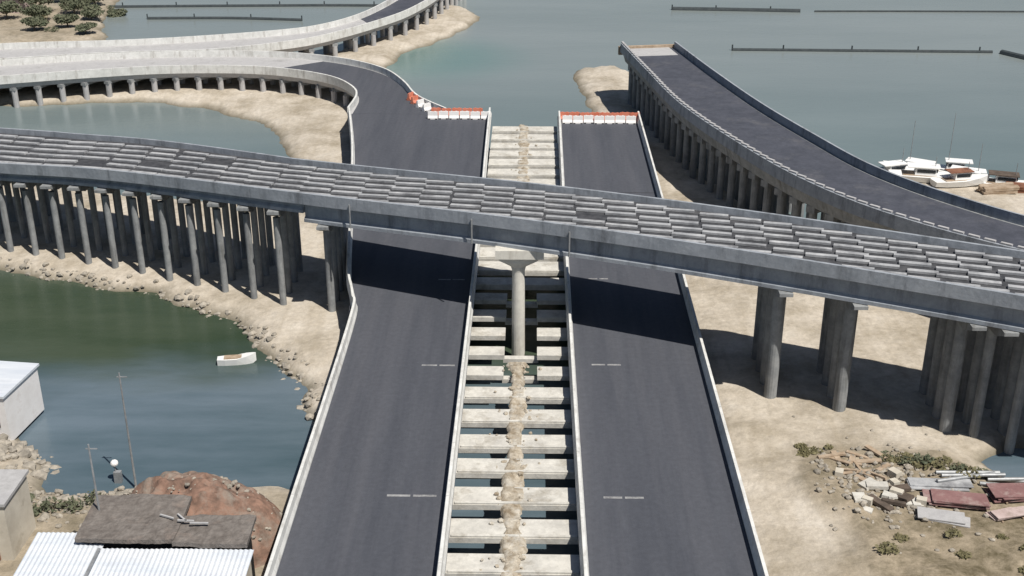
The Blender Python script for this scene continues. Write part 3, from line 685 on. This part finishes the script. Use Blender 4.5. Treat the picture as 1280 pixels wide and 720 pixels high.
# low shrubs on the right-hand yard
def shrub(x, y, w_, h_, mt, label, seed, group):
    g = gz(x, y); r = thing('shrub', (x, y, g), label, 'shrub', group); t = MB()
    for k in range(4):
        a = k * 1.6 + seed; t.cyl((0, 0, -.1), (math.cos(a) * w_ * .4, math.sin(a) * w_ * .4, h_ * .8), .035, .015, n=5)
    part(t, 'stem', 'bark', r); m = MB(); leaves(m, (0, 0, h_ * .45), (w_, w_ * .8, h_ * .5), int(130 * w_), .15, seed); o = m.build('foliage', mt, None, fix=False); o.parent = r
random.seed(12)
for i in range(13):
    f = i / 12; x = 25.6 + f * 5.4 + random.uniform(-.5, .5); y = 73.4 - f * 2.0 + random.uniform(-.5, .5)
    shrub(x, y, random.uniform(.5, 1.0), random.uniform(.3, .6), 'leafdry' if i % 3 else 'leaf', 'dark olive shrub in the strip of scrub along the top of the yard', 40 + i, 'scrub along the top of the yard')
for i in range(7): shrub(random.uniform(19.6, 22.5), random.uniform(73.6, 75.4), random.uniform(.35, .6), random.uniform(.12, .25), 'leafdry', 'low dry brown tuft on the sand beside the debris', 70 + i, 'dry tufts beside the debris')
for i in range(8): shrub(random.uniform(22, 33), random.uniform(58.5, 64.5), random.uniform(.4, .8), random.uniform(.12, .3), 'leafdry', 'low dry brown tuft on the bare ground at the lower right', 90 + i, 'dry tufts at the lower right')

# ---------------------------------------------------------------- yard at the lower right: debris, sheets, timber
random.seed(21)
def scrap(x, y, l, wd, hh, a, mt, name, label, cat, group=None, tilt=0.0):
    z = gz(x, y) + hh / 2 + .03
    o = MB().box((0, 0, 0), (l, wd, hh), ry=tilt, taper=.96).build(name, mt); o.location = (x, y, z + abs(math.sin(tilt)) * l * .4); o.rotation_euler = (0, 0, a); return tag(o, label, cat, group)
for i in range(16): scrap(random.uniform(21.3, 25.0), random.uniform(70.2, 74.3), random.uniform(1.0, 2.4), random.uniform(.18, .45), random.uniform(.06, .16), random.uniform(0, 3.1), 'timber', 'timber_plank', 'loose pale plank in the scatter at the left of the yard', 'plank', 'loose planks at the left of the yard', random.uniform(-.15, .15))
for i in range(12): scrap(random.uniform(22.0, 26.4), random.uniform(66.6, 70.4), random.uniform(.7, 1.9), random.uniform(.3, .9), random.uniform(.08, .3), random.uniform(0, 3.1), random.choice(['darktimber', 'concrete', 'concrete']), 'rubble_slab', 'broken slab lying in the rubble heap of the yard', 'slab', 'broken slabs in the rubble heap', random.uniform(-.2, .2))
for i in range(6): scrap(random.uniform(21.5, 26.5), random.uniform(67.5, 73.5), random.uniform(.5, .9), random.uniform(.4, .7), random.uniform(.3, .55), random.uniform(0, 3.1), 'creamwall', 'crate', 'small pale crate standing among the planks of the yard', 'crate', 'pale crates among the planks')
def sheet_stack(x, y, l, wd, n, a, mt, label):
    z = gz(x, y); r = thing('sheet_stack', (x, y, z), label, 'sheets', None, a); random.seed(int(x * 10))
    for k in range(n): part(MB().box((random.uniform(-.3, .3), random.uniform(-.2, .2), .08 + k * .11), (l * random.uniform(.8, 1), wd * random.uniform(.8, 1), .07), rz=random.uniform(-.08, .08), ry=random.uniform(-.02, .02)), 'sheet', mt, r)
    for sx in (-.3, .3): part(MB().box((sx * l, 0, .0), (.12, wd, .1)), 'batten', 'timber', r)
sheet_stack(28.6, 68.2, 4.4, 1.6, 4, -.12, 'darkred', 'dark red stack of sheets lying in the middle of the yard')
sheet_stack(33.2, 69.0, 4.2, 1.8, 4, .1, 'darkred', 'dark red stack of sheets at the right edge of the yard')
sheet_stack(28.2, 70.0, 4.6, 1.2, 3, -.1, 'plank', 'grey stack of sheets behind the dark red stack')
sheet_stack(31.6, 66.6, 2.6, 1.1, 3, .3, 'pink', 'pale pink stack of sheets in front of the dark red ones')
sheet_stack(27.2, 66.2, 3.0, 1.3, 2, -.3, 'pale', 'white stack of sheets beside the rubble heap')
for i in range(6): 
    x, y = 30.4 + random.uniform(-.6, 3.6), 70.6 + random.uniform(-.8, .9)
    o = MB().cyl((-2.2, 0, 0), (2.2, 0, 0), .14, n=10).build('steel_pipe', 'steel'); o.location = (x, y, gz(x, y) + .2); o.rotation_euler = (0, 0, random.uniform(-.25, .25)); tag(o, 'grey steel pipe lying behind the dark red sheets', 'pipe', 'pipes behind the red sheets')
m = MB()
for i in range(460):
    x, y = random.gauss(24.6, 2.6), random.gauss(70.2, 2.5)
    if x < 19.5: continue
    r = random.uniform(.06, .26); m.blob((x, y, gz(x, y) + r * .2), (r, r, r * .7), i, 1, .5)
tag(tag(m.build('rubble', 'rock'), 'scattered grey and brown rubble around the planks in the yard', 'rubble'), kind='stuff')
# ---------------------------------------------------------------- lower left: roofs, spoil heap, poles
# tall white building at the left edge
b = thing('white_building', (-40.2, 78.6, -3.4), 'tall white block building cut by the left edge beside the water', 'building', None, -.12)
part(MB().box((-2.6, 0, 1.6), (9.6, 5.0, 3.8)), 'wall', 'whitewall', b)
part(MB().box((-2.6, 0, 3.56), (9.9, 5.3, .18)), 'roof', 'white', b)
for xx in (-.6, 1.2): 
    f_ = part(MB().box((xx, -2.52, 1.4), (.8, .10, .9)), 'window', 'darktimber', b); q = MB().box((xx, -2.59, 1.4), (.62, .03, .72)).build('pane', 'glass'); q.parent = f_
# rough stones below it
m = MB(); random.seed(5)
for i in range(150):
    x, y = random.uniform(-41, -33.5), random.uniform(71.5, 76.0); r = random.uniform(.15, .55); m.blob((x, y, gz(x, y) + r * .1), (r, r, r * .7), i, 1, .5)
tag(tag(m.build('rubble', 'rock'), 'brown rubble and stones at the foot of the white block building', 'rubble'), kind='stuff')
# rubbish strip along the shore
m = MB()
for i in range(240):
    x, y = random.uniform(-36, -25), random.gauss(67.4, 1.4); r = random.uniform(.08, .38); m.blob((x, y, gz(x, y) + r * .1), (r, r * .8, r * .7), i, 1, .5)
tag(tag(m.build('rubble', 'rock'), 'dark brown rubble strip along the shore behind the white metal roof', 'rubble'), kind='stuff')
for i in range(6): shrub(-34.0 + i * 1.2, 66.6 + random.uniform(-.9, .9), .8, .9, 'leaf', 'dark shrub in the rubble behind the white metal roof', 120 + i, 'shrubs behind the white roof')
# cream shed at the left edge
b = thing('cream_shed', (-35.0, 62.6, -3), 'cream flat-roofed shed at the left edge below the white block', 'shed')
part(MB().box((0, 0, 2.0), (6.0, 3.6, 4.2)), 'wall', 'creamwall', b); part(MB().box((0, 0, 4.18), (6.3, 3.9, .2)), 'roof', 'pale', b)
part(MB().box((1.6, -1.82, 1.4), (1.2, .08, 2.6)), 'door', 'rust', b); part(MB().box((-.4, -1.82, 2.4), (1.0, .08, 1.0)), 'window', 'glass', b)
# corrugated sheds
def corrugated(x0, x1, y0, y1, z0, z1, pitch=.28, amp=.028):
    """sheet roof, corrugations run along y, from height z0 at y0 to z1 at y1"""
    n = int((x1 - x0) / pitch) * 4; up = []
    for i in range(n + 1):
        x = x0 + (x1 - x0) * i / n; a = amp * math.sin(2 * PI * i / 4); up.append((x, a))
    m = MB(); rings = []
    for f in np.linspace(0, 1, 7):
        y = y0 + (y1 - y0) * f; z = z0 + (z1 - z0) * f
        rings.append([(x, y, z + a + .05 * noise.noise((x * .5, y * .5, 2))) for x, a in up])
    m.loft(rings, closed=False, caps=False); return m
b = thing('white_roofed_shed', (-22.5, 56.5, -3), 'wide shed with a pale white metal roof at the bottom left corner', 'shed')
part(MB().box((.1, -2.6, 1.3), (12.2, 7.4, 3.2)), 'wall', 'creamwall', b)
o = part(corrugated(-6.6, -2.3, -7, 2.1, 3.2, 3.75), 'roof_panel', 'white', b); part(corrugated(-2.34, 6.6, -7, .65, 3.26, 3.72), 'roof_panel', 'white', b)
part(MB().box((-2.3, -3.4, 3.74), (.16, 7.4, .1), rx=.058), 'ridge_strip', 'steel', b)
b = thing('grey_roofed_shed', (-21.2, 60.3, -3), 'low shed with a weathered grey brown metal roof beside the left carriageway', 'shed')
part(MB().box((-.1, -1.75, 1.9), (9.3, 1.9, 4.0)), 'wall', 'dark', b)
def felt(x0, x1, y0, y1, z0, z1, th=.28):
    m = MB(); nx_, ny_ = int((x1 - x0) / .16), int((y1 - y0) / .16); rows = []
    for j in range(ny_ + 1):
        f = j / ny_; row = []
        for i in range(nx_ + 1):
            x = x0 + (x1 - x0) * i / nx_; y = y0 + (y1 - y0) * f + (.10 * noise.noise((x * .9, 3, 3)) if j in (0, ny_) else 0)
            row.append((x, y, z0 + (z1 - z0) * f + .14 * noise.noise((x * .6, y * .6, 7)) + .05 * noise.noise((x * 3.5, y * 3.5, 2))))
        rows.append([(row[0][0], row[0][1], row[0][2] - th)] + row + [(row[-1][0], row[-1][1], row[-1][2] - th)])
    first = [(x, y, z - th) for x, y, z in rows[0]]; last = [(x, y, z - th) for x, y, z in rows[-1]]
    m.loft([first] + rows + [last], closed=False, caps=False); return m
part(felt(-5.2, .6, -2.95, 1.2, 4.2, 4.5), 'roof_panel', 'gravel', b); part(felt(.55, 4.9, -3.15, -.5, 4.12, 4.25), 'roof_panel', 'gravel', b)
for k in range(4): part(MB().box((random.uniform(-2, 2), random.uniform(-2, -.8), 4.46), (random.uniform(.5, 1.2), .10, .1), rz=random.uniform(-.8, .4)), 'batten', 'pale', b)
# red earth heap behind the shed
m = MB(); n = 90; rings = []
for j in range(n):
    row = []
    for i in range(n):
        u = i / (n - 1) * 2 - 1; v = j / (n - 1) * 2 - 1
        r2 = min(1, u * u + v * v); h_ = 4.5 * (1 - r2) ** .7 * (1 + .25 * noise.noise((u * 2.2, v * 2.2, 5)))
        row.append((-21.6 + u * 6.6, 63.4 + v * 4.3, -3.3 + h_ + (.55 * noise.noise((u * 6, v * 5, 1)) + .30 * noise.noise((u * 15, v * 12, 4))) * (1 - r2)))
    rings.append(row)
m.loft(rings, closed=False, caps=False)
tag(m.build('earth_heap', 'reddirt', smooth=True), 'rusty red heap of earth behind the grey shed roof', 'earth heap')
m = MB()
for i in range(300):
    a = random.uniform(0, 6.28); q = math.sqrt(random.random()); x = -21.6 + math.cos(a) * q * 5.9; y = 63.4 + math.sin(a) * q * 3.8
    h_ = 4.5 * (1 - q * q * .82) ** .7 - 3.3; r = random.uniform(.04, .2); m.blob((x, y, h_), (r, r, r * .8), i, 1, .5)
tag(tag(m.build('stones', 'rock'), 'loose stones strewn over the red earth heap', 'stones'), kind='stuff')
random.seed(31)
for i in range(16): shrub(random.uniform(-104, -80), random.uniform(209, 240), random.uniform(.9, 1.7), random.uniform(.7, 1.5), 'leafdry' if i % 2 else 'leaf', 'low scrubby bush between the mangrove trees on the far left shore', 150 + i, 'scrub between the mangroves')
# poles
def pole(x, y, h_, label, lamp=False, r=.09):
    g = gz(x, y); t = thing('lamp_pole' if lamp else 'pole', (x, y, g), label, 'lamp post' if lamp else 'pole')
    part(MB().cyl((0, 0, -.5), (0, 0, h_), r, r * .6, n=8), 'shaft', 'steel', t)
    if lamp: part(MB().blob((0, 0, h_ + .22), (.28, .28, .26), 1, 2, .05), 'lamp_head', 'whiteplastic', t); part(MB().box((.12, 0, h_ * .5), (.5, .35, h_ * .55)), 'control_box', 'steel', t)
    else: part(MB().box((.15, 0, h_ - .3), (.7, .06, .06)), 'crossarm', 'steel', t)
    return t
pole(-27.4, 70.4, 9.2, 'tall thin grey pole standing at the waterline behind the sheds')
pole(-25.8, 60.0, 9.0, 'slim grey pole rising between the white roof and the grey roof')
pole(-29.0, 71.2, 2.0, 'short white lamp post with a round head on the shore', True, .06)
